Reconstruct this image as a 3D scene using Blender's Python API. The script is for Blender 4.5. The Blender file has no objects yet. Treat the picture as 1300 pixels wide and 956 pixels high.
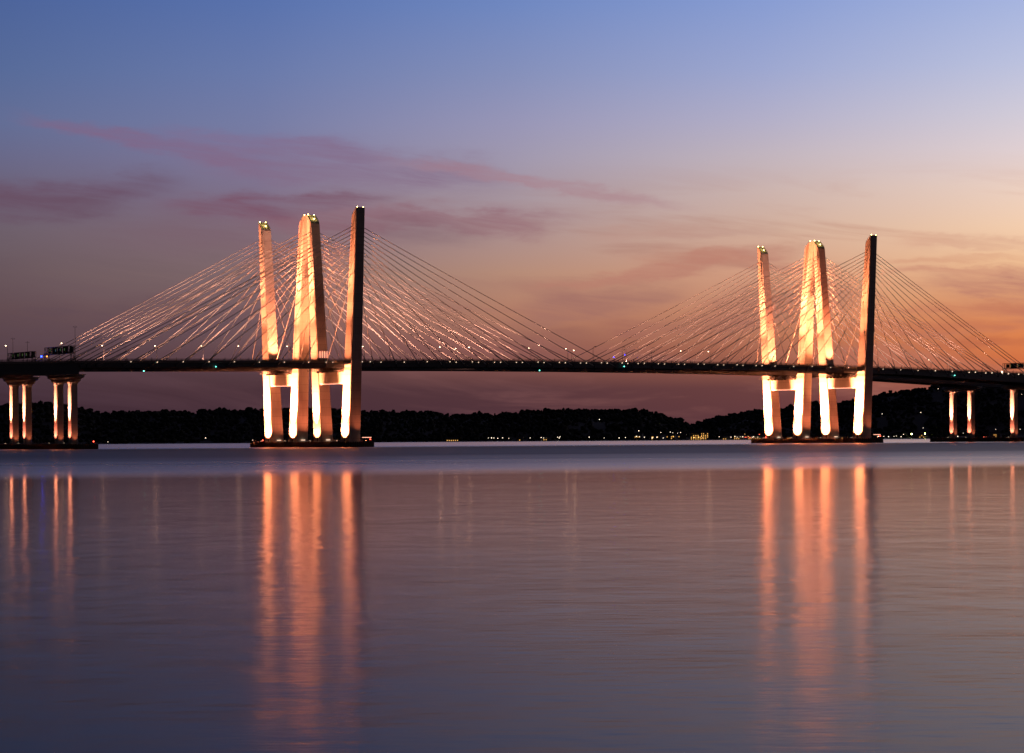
import bpy, math, random
import numpy as np
from mathutils import Vector, Matrix
R = math.radians
random.seed(7)
rng = np.random.default_rng(5)
S = bpy.context.scene
C = S.collection

# ------------------------------------------------------------------ camera model and bridge frame
F, HC, ROLL, HY = 3190.0, 3.5, 0.0064, 558.0          # focal length (photo pixels), eye height, roll, horizon row
TH = R(34.3)                                          # direction of the bridge
OX, OY = -86.2, 1344.0                                # foot of the near tower leg
CU, SU = math.cos(TH), math.sin(TH)

def world(u, w, h):                                   # u along the bridge, w across it towards the viewer
    return Vector((OX + CU*u + SU*w, OY + SU*u - CU*w, h))

def ray(px, py):                                      # photo position -> tangent of azimuth and of elevation
    xp, up = px - 650, HY - py
    return (xp*math.cos(ROLL) + up*math.sin(ROLL))/F, (up*math.cos(ROLL) - xp*math.sin(ROLL))/F

def on_line(px, py, w):                               # u and h of the point seen there in the vertical plane w
    k, t = ray(px, py)
    u = (k*(OY - CU*w) - OX - SU*w)/(CU - k*SU)
    return u, HC + t*(OY + SU*u - CU*w)

# ------------------------------------------------------------------ render settings
S.view_settings.view_transform = 'Standard'
S.view_settings.look = 'None'
S.view_settings.exposure = 0
S.view_settings.gamma = 1
S.render.engine = 'CYCLES'
S.cycles.use_denoising = True
S.cycles.max_bounces = 6
S.cycles.use_adaptive_sampling = True
S.cycles.adaptive_threshold = .005
S.cycles.adaptive_min_samples = 48
S.cycles.sample_clamp_indirect = 8
S.cycles.caustics_reflective = True

# ------------------------------------------------------------------ materials
def lin(c):
    return tuple((x/255/12.92 if x/255 <= .04045 else ((x/255+.055)/1.055)**2.4) for x in c)

class NT:
    def __init__(s, tree):
        s.t = tree
    def n(s, kind, **kw):
        o = s.t.nodes.new(kind)
        for k, v in kw.items():
            setattr(o, k, v)
        return o
    def put(s, sock, v):
        if hasattr(v, 'is_output'):
            s.t.links.new(v, sock)
        else:
            sock.default_value = v
    def m(s, op, a, b=None, c=None, clamp=False):
        o = s.n('ShaderNodeMath', operation=op, use_clamp=clamp)
        s.put(o.inputs[0], a)
        if b is not None: s.put(o.inputs[1], b)
        if c is not None: s.put(o.inputs[2], c)
        return o.outputs[0]
    def mix(s, f, a, b, blend='MIX'):
        o = s.n('ShaderNodeMix', data_type='RGBA', blend_type=blend)
        s.put(o.inputs[0], f); s.put(o.inputs[6], a); s.put(o.inputs[7], b)
        return o.outputs[2]
    def noise(s, vec, scale, detail=3, rough=.5, dist=0):
        o = s.n('ShaderNodeTexNoise')
        s.put(o.inputs['Vector'], vec)
        o.inputs['Scale'].default_value = scale; o.inputs['Detail'].default_value = detail
        o.inputs['Roughness'].default_value = rough; o.inputs['Distortion'].default_value = dist
        return o.outputs[0]
    def rng(s, v, a, b, c, d, smooth=False):
        o = s.n('ShaderNodeMapRange', interpolation_type='SMOOTHSTEP' if smooth else 'LINEAR')
        s.put(o.inputs[0], v)
        for i, x in enumerate((a, b, c, d)): o.inputs[1+i].default_value = x
        return o.outputs[0]
    def xyz(s, x, y, z=0.0):
        o = s.n('ShaderNodeCombineXYZ')
        s.put(o.inputs[0], x); s.put(o.inputs[1], y); s.put(o.inputs[2], z)
        return o.outputs[0]
    def ramp(s, f, stops, interp='LINEAR'):
        o = s.n('ShaderNodeValToRGB')
        r = o.color_ramp; r.interpolation = interp
        stops = sorted(stops)
        while len(r.elements) < len(stops): r.elements.new(0.5)
        for e, (p, c) in zip(r.elements, stops):
            e.position = p; e.color = (*c, 1)
        s.put(o.inputs[0], f)
        return o.outputs[0]

def material(name):
    m = bpy.data.materials.new(name); m.use_nodes = True
    return m, NT(m.node_tree), m.node_tree.nodes['Principled BSDF']

def concrete(name, base, joint=4.3, k=1.0):
    m, t, b = material(name)
    co = t.n('ShaderNodeTexCoord').outputs['Object']
    sp = t.n('ShaderNodeSeparateXYZ'); t.put(sp.inputs[0], co)
    big = t.noise(co, .09, 4, .6)
    st = t.n('ShaderNodeMapping'); t.put(st.inputs[0], co); st.inputs['Scale'].default_value = (1, 1, .06)
    streak = t.noise(st.outputs[0], 1.1, 4, .6)
    grain = t.noise(co, 2.2, 3, .6)
    v = t.m('ADD', t.m('MULTIPLY', big, .35*k), t.m('ADD', t.m('MULTIPLY', streak, .4*k), t.m('MULTIPLY', grain, .2*k)))
    v = t.m('ADD', v, 1-.475*k)
    fr = t.m('FRACT', t.m('DIVIDE', sp.outputs[2], joint))
    line = t.m('LESS_THAN', fr, .045)
    v = t.m('MULTIPLY', v, t.m('SUBTRACT', 1, t.m('MULTIPLY', line, .3)))
    lift = t.n('ShaderNodeTexWhiteNoise', noise_dimensions='1D')
    t.put(lift.inputs['W'], t.m('FLOOR', t.m('DIVIDE', sp.outputs[2], joint)))
    v = t.m('MULTIPLY', v, t.m('ADD', .94, t.m('MULTIPLY', lift.outputs[0], .12)))
    col = t.mix(1.0, (*base, 1), t.xyz(v, v, v), 'MULTIPLY')
    t.put(b.inputs['Base Color'], col)
    b.inputs['Roughness'].default_value = .8
    bp = t.n('ShaderNodeBump'); bp.inputs['Strength'].default_value = .3; bp.inputs['Distance'].default_value = .05
    t.put(bp.inputs['Height'], grain); t.put(b.inputs['Normal'], bp.outputs[0])
    return m

def plain(name, base, rough=.6, metal=0.0, var=.3, scale=1.5):
    m, t, b = material(name)
    co = t.n('ShaderNodeTexCoord').outputs['Object']
    v = t.m('ADD', 1-var/2, t.m('MULTIPLY', t.noise(co, scale, 4, .6), var))
    t.put(b.inputs['Base Color'], t.mix(1.0, (*base, 1), t.xyz(v, v, v), 'MULTIPLY'))
    b.inputs['Roughness'].default_value = rough; b.inputs['Metallic'].default_value = metal
    return m

def glow(name, col, strength):
    m, t, b = material(name)
    b.inputs['Base Color'].default_value = (*col, 1)
    b.inputs['Emission Color'].default_value = (*col, 1)
    b.inputs['Emission Strength'].default_value = strength
    m.cycles.emission_sampling = 'NONE'
    return m

M = dict(
    concrete=concrete('tower concrete', (.42, .39, .36)),
    pier=concrete('pier concrete', (.38, .36, .34), 3.2),
    cap=plain('pile cap concrete', (.2, .18, .17), .85, 0, .5, .4),
    steel=plain('dark blue girder steel', (.035, .045, .065), .5, .2),
    grey_steel=plain('galvanised steel', (.22, .22, .23), .5, .5),
    dark_steel=plain('dark steel', (.04, .04, .045), .55, .4),
    asphalt=plain('deck asphalt', (.05, .05, .052), .9),
    sheath=plain('white cable sheath', (.62, .6, .58), .45, 0, .1, .2),
    timber=plain('weathered fender timber', (.13, .08, .06), .9, 0, .6, .8),
    board=plain('sign back', (.09, .1, .1), .5, .3),
    sign=plain('green road sign', (.008, .04, .025), .6),
    lens=glow('warm lens', (1, .72, .45), 5),
    white=glow('white lamp', (1, .72, .45), 14),
    edge=glow('deck edge lamp', (1, .72, .5), 2),
    beacon=glow('yellow tower beacon', (1, .72, .22), 22),
    red=glow('red navigation light', (1, .06, .03), 14),
    green=glow('green navigation light', (.15, 1, .75), 6),
    blue=glow('blue flashing light', (.008, .03, 1), 30),
    strip=glow('orange light strip', (1, .45, .3), 2.2),
    wall=plain('house wall', (.25, .23, .2), .8),
    roof=plain('house roof', (.05, .045, .045), .8),
    winlit=glow('lit window', (1, .5, .12), 1.6),
    far_white=glow('far white lamp', (1, .82, .6), 4),
    far_gold=glow('far gold lamp', (1, .5, .13), 5),
    far_red=glow('far red lamp', (1, .12, .06), 5),
    far_lime=glow('far yellow floodlight', (.95, 1, .3), 26),
)

# ------------------------------------------------------------------ mesh helpers
class MB:
    """Collects pieces, then links them as one mesh object."""
    def __init__(s):
        s.v, s.f = [], []
    def box(s, x0, x1, y0, y1, z0, z1):
        b = len(s.v)
        s.v += [(x0,y0,z0),(x1,y0,z0),(x1,y1,z0),(x0,y1,z0),(x0,y0,z1),(x1,y0,z1),(x1,y1,z1),(x0,y1,z1)]
        s.f += [tuple(b+i for i in q) for q in ((0,3,2,1),(4,5,6,7),(0,1,5,4),(1,2,6,5),(2,3,7,6),(3,0,4,7))]
        return s
    def loft(s, rings, caps=True):
        b = len(s.v); n = len(rings[0])
        for r in rings: s.v += [tuple(p) for p in r]
        for k in range(len(rings)-1):
            for i in range(n):
                j = (i+1) % n
                s.f.append((b+k*n+i, b+k*n+j, b+(k+1)*n+j, b+(k+1)*n+i))
        if caps:
            s.f.append(tuple(b+i for i in reversed(range(n))))
            s.f.append(tuple(b+(len(rings)-1)*n+i for i in range(n)))
        return s
    def tube(s, pts, r, n=6):
        pts = [Vector(p) for p in pts]
        rr = r if isinstance(r, (list, tuple)) else [r]*len(pts)
        rings = []
        for i, p in enumerate(pts):
            d = (pts[min(i+1, len(pts)-1)] - pts[max(i-1, 0)]).normalized()
            a = d.cross(Vector((0, 0, 1)))
            if a.length < 1e-3: a = Vector((1, 0, 0))
            a.normalize(); c = d.cross(a)
            rings.append([p + (a*math.cos(2*math.pi*k/n) - c*math.sin(2*math.pi*k/n))*-rr[i] for k in range(n)])
        return s.loft(rings)
    def ball(s, c, r, n=8, squash=1.0):
        rings = []
        for k in range(1, 5):
            t = math.pi*k/5
            rings.append([(c[0]+r*math.sin(t)*math.cos(2*math.pi*i/n), c[1]+r*math.sin(t)*math.sin(2*math.pi*i/n), c[2]-r*squash*math.cos(t)) for i in range(n)])
        return s.loft(rings)
    def build(s, name, mat, parent=None, smooth=False, loc=None):
        me = bpy.data.meshes.new(name); me.from_pydata(s.v, [], s.f)
        me.materials.append(mat if not isinstance(mat, str) else M[mat]); me.validate(); me.update()
        if smooth: me.polygons.foreach_set('use_smooth', [True]*len(me.polygons))
        o = bpy.data.objects.new(name, me); C.objects.link(o)
        if parent: o.parent = parent
        if loc is not None: o.location = loc
        return o

def tag(o, label=None, cat=None, group=None, kind=None):
    for k, v in (('label', label), ('category', cat), ('group', group), ('kind', kind)):
        if v: o[k] = v
    return o

def thing(name, loc, rz, label, cat, group=None):
    o = bpy.data.objects.new(name, None); C.objects.link(o)
    o.location = loc; o.rotation_euler = (0, 0, rz); o.empty_display_size = .5
    return tag(o, label, cat, group)

def copy_tree(o, parent=None):
    c = o.copy(); C.objects.link(c); c.parent = parent
    for ch in [x for x in bpy.data.objects if x.parent == o]: copy_tree(ch, c)
    return c

def spot(p, target, power, cone, col=(1, .5, .25), blend=.5, size=.4):
    l = bpy.data.lights.new('floodlight', 'SPOT')
    l.energy = power; l.color = col; l.spot_size = R(cone); l.spot_blend = blend; l.shadow_soft_size = size
    o = bpy.data.objects.new('floodlight', l); C.objects.link(o)
    p, target = Vector(p), Vector(target)
    o.location = p
    o.rotation_euler = (target - p).to_track_quat('-Z', 'Y').to_euler()
    return o

def glim(p, power, col, size=.4):
    l = bpy.data.lights.new('lamp_light', 'POINT'); l.energy = power; l.color = col; l.shadow_soft_size = size
    o = bpy.data.objects.new('lamp_light', l); C.objects.link(o); o.location = p
    return o

# ------------------------------------------------------------------ deck profile
PU = [-520, -320, -200, -156, -118, -24, 52, 120, 195, 260, 329, 390, 421, 492, 523, 640, 900]
PZ = [33.0, 37.3, 39.8, 40.8, 41.4, 42.5, 43.5, 44.1, 44.35, 44.3, 43.9, 43.0, 42.4, 41.2, 40.6, 38.2, 33.0]
def soffit(u): return float(np.interp(u, PU, PZ))
def deck_top(u): return soffit(u) + 2.35               # running surface
SPAN = 366.0
SIDE = [14.75*(i+1) for i in range(10)] + [152.5, 156.2]
MAIN = [14.75*(i+1) for i in range(12)]
TOPS = [88.5, 92.3, 95.7, 98.9, 102.1, 105.2, 107.3, 109.3, 111.3, 113.3, 115.5, 117.6]
LEGW = [-0.6, -29.2]                                    # leg feet across the near bridge
FAR = -56.6                                            # offset of the far bridge
LEGS = {0: LEGW, 1: [LEGW[0], -27.6]}
LEAN = 10.0/124

def leg_shape(side, h):                                # centre offset and half sizes at height h
    t = (h-2.5)/125
    return side*LEAN*(h-2.5), 4.5 - 2.15*t, 3.7 - .95*t # centre, half across, half along

def make_bridge(off, label, LEGW):
    """One of the two parallel bridges; every coordinate is (u, -w) in the frame of its own root."""
    root = thing('cable_stayed_bridge', world(0, off, 0), TH, label, 'bridge', 'twin cable-stayed bridges')
    Y = lambda w: -w                                   # w relative to this bridge
    # --- towers
    for tu in (0, SPAN):
        for side, lw in ((1, LEGW[0]), (-1, LEGW[1])):
            rings = []
            hs = [2.4, 20, 45, 70, 95, 122.2]
            for h in hs:
                c, a, b = leg_shape(side, h); ch = .35
                cy = lw + c
                rings.append([(tu+x, Y(cy+y), h) for x, y in ((-b+ch,a),(-b,a-ch),(-b,-a+ch),(-b+ch,-a),(b-ch,-a),(b,-a+ch),(b,a-ch),(b-ch,a))])
            c, a, b = leg_shape(side, 127); cy = lw + c; ch = .35
            rings.append([(tu+x, Y(cy+y), 125.3 + side*y*(4.2/(2*a))) for x, y in ((-b+ch,a),(-b,a-ch),(-b,-a+ch),(-b+ch,-a),(b-ch,-a),(b,-a+ch),(b,a-ch),(b-ch,a))])
            leg = MB().loft(rings).build('tower_leg', 'concrete', root)
            # parapet frame and beacons on the sloping head
            pf = MB()
            for x in (-b+.15, b-.3):
                pf.tube([(tu+x, Y(cy+side*a*.9), 127.9), (tu+x, Y(cy-side*a*.9), 124.1)], .09, 4)
            for q in (-.9, -.3, .3, .9):
                for x in (-b+.15, b-.3):
                    z = 125.3 + q*2.1
                    pf.tube([(tu+x, Y(cy+side*a*q), z-.05), (tu+x, Y(cy+side*a*q), z+.95)], .06, 4)
            pf.build('head_railing', 'dark_steel', leg)
            for x, q, r in ((-b+.9, .82, .28), (b-.9, .82, .24), (.4, -.35, .26)):
                z = 125.3 + q*2.1 + .55
                bm = MB().ball((tu+x, Y(cy+side*a*q), z), r)
                bm.build('beacon_lamp', 'beacon', leg, True)
            # small access door and joint plates at the foot
            MB().box(tu-3.72, tu-3.6, Y(lw+.6), Y(lw-.6), 3.1, 5.2).build('access_door', 'dark_steel', leg)
        # cross beam
        w0, w1 = LEGW[0]-.72, LEGW[1]+.72
        mb = MB()
        prof = [(-3.1, 34.6), (-2.6, 34.1), (2.6, 34.1), (3.1, 34.6), (3.1, 40.8), (-3.1, 40.8)]
        mb.loft([[(tu+x, Y(w0), z) for x, z in prof], [(tu+x, Y(w1), z) for x, z in prof]])
        cb = mb.build('crossbeam', 'concrete', root)
        # inspection walkway with rails, ringing beam and legs
        wk = MB()
        for x0, x1 in ((-5.4, -3.75), (3.75, 5.4)):
            wk.box(tu+x0, tu+x1, Y(LEGW[0]+7.6), Y(LEGW[1]-7.6), 41.2, 41.4)
        for x in (-5.35, 5.35, -3.85, 3.85):
            for z in (41.9, 42.45):
                wk.tube([(tu+x, Y(LEGW[0]+7.5), z), (tu+x, Y(LEGW[1]-7.5), z)], .06, 4)
            n = 18
            for i in range(n+1):
                w = LEGW[0]+7.5 + (LEGW[1]-LEGW[0]-15)*i/n
                wk.box(tu+x-.05, tu+x+.05, Y(w)-.05, Y(w)+.05, 41.2, 42.5)
        for i in range(9):
            w = -1.8 - 25.5*i/8
            wk.box(tu-5.2, tu-3.1, Y(w)-.12, Y(w)+.12, 40.3, 41.18)
            wk.box(tu+3.1, tu+5.2, Y(w)-.12, Y(w)+.12, 40.3, 41.18)
        wk.build('service_walkway', 'dark_steel', cb)
        for w in (-4, -11, -18, -25):
            MB().box(tu-1.4, tu+1.4, Y(w)-1.1, Y(w)+1.1, 40.82, soffit(tu)-.16).build('bearing_block', 'cap', cb)
        sl = MB().box(tu-3.0, tu-2.75, Y(w0)+.3, Y(w1)-.3, 33.9, 34.08).build('light_strip', 'strip', cb)
    # --- deck: edge girders, floor beams, slab
    us = list(np.arange(-520, 901, 10.0))
    def run(mb, w0, w1, z0, z1, ulist):
        rings = []
        for u in ulist:
            a, b = z0(u) if callable(z0) else z0, z1(u) if callable(z1) else z1
            rings.append([(u, Y(w0), a), (u, Y(w1), a), (u, Y(w1), b), (u, Y(w0), b)])
        mb.loft(rings)
    def deep(u):                                       # deeper girders on the approaches
        e = 3.1 if u <= -157 or u >= 523 else (3.1*max(0, (u-410)/113))
        return soffit(u) - e
    EDGE0, EDGE1 = -.35, LEGW[1]+.35
    mb = MB()
    mid = [u for u in us if -157 < u < 523]
    L = [u for u in us if u < -157] + [-157.0]; RR = [523.0] + [u for u in us if u > 523]
    for part in (L, [-156.9] + mid + [522.9], RR):
        run(mb, EDGE0, EDGE0-.5, deep, lambda u: soffit(u)+2.05, part)
        run(mb, EDGE1+.5, EDGE1, deep, lambda u: soffit(u)+2.05, part)
        run(mb, EDGE0+.15, EDGE0-.9, lambda u: deep(u)-.15, lambda u: deep(u)-.003, part)
        run(mb, EDGE1+.9, EDGE1-.15, lambda u: deep(u)-.15, lambda u: deep(u)-.003, part)
        if part in (L, RR):
            for w in (-8, -15, -22):
                run(mb, w+.3, w-.3, deep, lambda u: soffit(u)+2.05, part)
    for i in range(-37, 131):
        u = i*4.65*1.5
        if not (abs(u) < 4 or abs(u-SPAN) < 4):
            mb.box(u-.15, u+.15, Y(EDGE0-.52), Y(EDGE1+.52), soffit(u)+.9, soffit(u)+2.04)
    for u in MAIN + [-x for x in SIDE] + [SPAN-x for x in MAIN] + [SPAN+x for x in SIDE]:
        mb.box(u-.45, u+.45, Y(EDGE0+.35), Y(EDGE0+.002), soffit(u)+.2, soffit(u)+1.7)
        mb.box(u-.45, u+.45, Y(EDGE1-.002), Y(EDGE1-.35), soffit(u)+.2, soffit(u)+1.7)
    deck = mb.build('girder_deck', 'steel', root)
    sl = MB()
    run(sl, EDGE0+.02, EDGE1-.02, lambda u: soffit(u)+2.055, lambda u: deck_top(u), us)
    sl.build('road_slab', 'asphalt', deck)
    for w in (EDGE0, EDGE1):
        s = -1 if w == EDGE0 else 1
        pb = MB()
        run(pb, w+s*.05 if s < 0 else w+s*.55, w+s*.55 if s < 0 else w+s*.05, lambda u: deck_top(u)+.003, lambda u: deck_top(u)+1.15, us)
        pb.build('concrete_barrier', 'cap', deck)
        rl = MB()
        for dz in (1.35, 1.55, 1.75, 2.1):
            rl.tube([(u, Y(w+s*.3), deck_top(u)+dz) for u in us], .06, 4)
        u = -400.0
        while u < 760:
            rl.box(u-.07, u+.07, Y(w+s*.3)-.07, Y(w+s*.3)+.07, deck_top(u)+1.15, deck_top(u)+2.15)
            u += 3.49
        u = -396.0
        while u < 760:                                 # every fourth post is a taller bracket
            rl.box(u-.09, u+.09, Y(w+s*.3)-.09, Y(w+s*.3)+.09, deck_top(u)+1.15, deck_top(u)+2.75)
            u += 13.96
        rl.build('railing', 'dark_steel', deck)
    # --- stay cables
    for tu in (0, SPAN):
        for side, lw in ((1, LEGW[0]), (-1, LEGW[1])):
            for d in (-1, 1):
                outer = (tu == 0) == (d < 0)
                pos = SIDE if outer else MAIN
                for i, x in enumerate(pos):
                    ua = tu + d*x
                    h1 = TOPS[i]
                    c, a, b = leg_shape(side, h1)
                    p0 = Vector((ua, Y(lw + side*(.05)), soffit(ua)+.75))
                    p1 = Vector((tu + d*(b-.3), Y(lw + c - side*a*.25), h1))
                    L_ = (p1-p0).length
                    pts = []
                    for k in range(13):
                        t = k/12
                        p = p0.lerp(p1, t); p.z -= 4*t*(1-t)*L_*L_*1.4e-5
                        pts.append(p)
                    cab = MB().tube(pts, [.24, .24] + [.17]*11, 6)
                    cab.build('stay_cable', 'sheath', root, True)
    # --- anchor and approach piers
    for pu in (-264, -157, 523, 630):
        cap = MB()
        zt = deep(pu)-.2
        pts = lambda dw, du, z: [(pu+du*x, Y(-16.5+dw*y), z) for x, y in
                                 [(math.copysign(abs(math.cos(t))**.5, math.cos(t)), math.copysign(abs(math.sin(t))**.45, math.sin(t))) for t in [2*math.pi*(i+.5)/28 for i in range(28)]][::-1]]
        if pu > 400:
            # rounded hammerhead
            cap.loft([pts(13.2, 2.3, zt-3.3), pts(16.2, 3.2, zt-2.6), pts(17.2, 3.5, zt-1.7), pts(17.2, 3.5, zt-.6), pts(16.4, 3.2, zt-.2)])
        else:
            cap.loft([pts(12.6, 2.4, zt-3.9), pts(14.2, 2.9, zt-3.2), pts(14.4, 3.0, zt-2.2), pts(17.5, 3.8, zt-1.4), pts(17.6, 3.9, zt-.4), pts(19.5, 4.1, zt-.2), pts(19.5, 4.1, zt-.02)])
        pc = cap.build('pier_cap', 'pier', root)
        base = zt-3.3 if pu > 400 else zt-3.9
        for w in (-8.2, -25.2):
            col = MB()
            rings = []
            for h, k in ((2.2, 1.0), (base-4, 1.0), (base-1.6, 1.0), (base-.5, 1.12), (base+.5, 1.3)):
                a = 1.85*k
                rings.append([(pu+x*a, Y(w+y*a), h) for x, y in ((-.86,1),(-1,.86),(-1,-.86),(-.86,-1),(.86,-1),(1,-.86),(1,.86),(.86,1))])
            col.loft(rings)
            col.build('column', 'pier', pc)
    # --- small lights on the outer girder face
    posl = [u+4.5 for u in MAIN] + [-x+4.0 for x in SIDE[:9]] + [SPAN-x+4 for x in MAIN] + [SPAN+x+3 for x in SIDE]
    posl += [SPAN+x+8.5 for x in SIDE[5:9]] + [SPAN+165, SPAN+171, SPAN+179]
    posl += [u+8.6 for u in MAIN[3:]] + [SPAN-x+8.6 for x in MAIN[5:]] + [-3.9-11, 12.5, 7.5]
    for u in posl:
        r = random.uniform(.13, .2) if u < 415 else random.uniform(.22, .33)
        z = deck_top(u)+random.choice((.35, .35, .6))
        mb = MB().ball((u, Y(EDGE0+.42), z), r, 6)
        mb.box(u-.12, u+.12, Y(EDGE0+.3), Y(EDGE0+.02), z-.3, z-.1)
        mb.build('edge_light', 'edge', root)
    return root

near = make_bridge(0, 'nearer of the twin cable-stayed bridges, its outermost tower legs dark on the viewer side', LEGS[0])
far = make_bridge(FAR, 'farther twin cable-stayed bridge standing behind the other, its legs lit bright orange', LEGS[1])

# ------------------------------------------------------------------ pile caps with timber fenders
def pile_cap(u, w0, w1, hu, label, top=2.9):
    wc, hw = (w0+w1)/2, (w1-w0)/2
    t = thing('pile_cap', world(u, wc, 0), TH, label, 'pile cap', 'concrete pile caps in the river')
    def outline(gx, gy):
        pts = []
        n = 10
        r = hu*.7
        for cx, cy, a0 in ((hu-r, hw-r, 0), (-(hu-r), hw-r, 90), (-(hu-r), -(hw-r), 180), (hu-r, -(hw-r), 270)):
            for i in range(n+1):
                a = R(a0 + 90*i/n)
                pts.append((cx+(r+gx)*math.cos(a), cy+(r+gx)*math.sin(a)))
        return pts
    o = outline(0, 0)
    MB().loft([[(x, y, -3) for x, y in o], [(x, y, top-.5) for x, y in o], [(x*.995, y*.998, top-.35) for x, y in o]]).build('cap_slab', 'cap', t)
    fd = MB()
    o2 = outline(.75, 0)
    # dense fender piles along the outline
    acc = 0
    for i in range(len(o2)):
        a, b = Vector((*o2[i], 0)), Vector((*o2[(i+1) % len(o2)], 0))
        Ln = (b-a).length
        if Ln < 1e-4: continue
        d = (b-a)/Ln
        s = 1.25-acc
        while s < Ln:
            p = a + d*s
            hh = top + random.uniform(-.12, .15)
            fd.box(p.x-.3, p.x+.3, p.y-.3, p.y+.3, -3, hh)
            s += 1.25
        acc = (acc + Ln) % 1.25
    for z in (.7, 2.1):
        ring = [[(x, y, z-.14) for x, y in outline(.45, 0)], [(x, y, z+.14) for x, y in outline(.45, 0)]]
        fd.loft(ring, False)
    fd.build('fender', 'timber', t)
    rl = MB()
    o3 = outline(-.5, 0)
    rl.tube([(x, y, top+.75) for x, y in o3+o3[:1]], .05, 4)
    for i in range(0, len(o3), 2):
        x, y = o3[i]; rl.box(x-.05, x+.05, y-.05, y+.05, top-.4, top+.78)
    for k in range(int(hw*2/4)):
        for sx in (-1, 1):
            y = -hw+hu*.7 + k*4
            if y < hw-hu*.7: rl.box(sx*(hu-.5)-.05, sx*(hu-.5)+.05, y-.05, y+.05, top-.4, top+.78)
    rl.build('guard_rail', 'grey_steel', t)
    return t, hw, hu, top

def navlight(t, x, y, z, mat='red', r=.3):
    MB().box(x-.08, x+.08, y-.08, y+.08, z-1.6, z).build('light_post', 'dark_steel', t)
    return MB().ball((x, y, z+r*.8), r).build('navigation_light', mat, t, True)

for u, w0, w1, hu, lab in ((0, -98, 11, 9.5, 'long dark fendered pile cap under the four tower legs nearer the viewer'),
                           (366, -98, 11, 9.5, 'long dark fendered pile cap under the four tower legs beyond the main span'),
                           (-157, -99, 9, 6.2, 'low pile cap under the columns at the near end of the cables'),
                           (523, -99, 9, 6.2, 'low pile cap under the columns at the hilly end of the cables')):
    t, hw, hu_, top = pile_cap(u, w0, w1, hu, lab, 2.9 if hu > 8 else 2.6)
    if hu > 8:
        navlight(t, -hu+.6, 38, top+.8); navlight(t, hu-2.5, -hw+2.5, top+1.0)
        navlight(t, -hu+1.5, hw-3, top+1.0, 'edge', .22)
        # equipment cabinets and lit service strip
        for k in range(-3, 4):
            MB().box(hu-3, hu-1.6, k*14-1.2, k*14+1.2, top-.34, top+1.2).build('service_cabinet', 'grey_steel', t)
        for k in (-1.5, -.5, .5, 1.5):
            MB().box(-1.0, 1.4, k*27.4-5.6, k*27.4-5.2, top+.9, top+1.15).build('service_light', 'edge', t)
        for w_ in (-hw+4,):
            MB().box(hu-6.5, hu-1.0, w_-.2, w_+.2, top+2.1, top+2.35).build('service_light', 'strip', t)
            for xx in (hu-6.3, hu-1.2):
                MB().box(xx-.07, xx+.07, w_-.07, w_+.07, top-.3, top+2.1).build('light_post', 'dark_steel', t)
    else:
        navlight(t, hu-2, -hw+2, top+1.0)

# floodlight fixtures and their light
WARM = (1, .25, .10); DEEP = (1, .265, .10); RED = (1, .20, .08)
fix = []
def fixture(p, rz, label, group='floodlights at the tower feet', s=1.0):
    """a small yoke-mounted floodlight: body, lens, bracket"""
    t = thing('floodlight', p, rz, label, 'floodlight', group)
    MB().box(-.35*s, .35*s, -.5*s, .5*s, .35*s, .95*s).build('housing', 'dark_steel', t)
    MB().box(-.3*s, .3*s, -.42*s, .42*s, .953*s, .99*s).build('lens', 'lens', t)
    MB().box(-.1*s, .1*s, -.62*s, -.52*s, 0, .7*s).box(-.1*s, .1*s, .52*s, .62*s, 0, .7*s).box(-.3*s, .3*s, -.62*s, .62*s, -.1*s, -.003).build('bracket', 'grey_steel', t)
    return t

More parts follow.
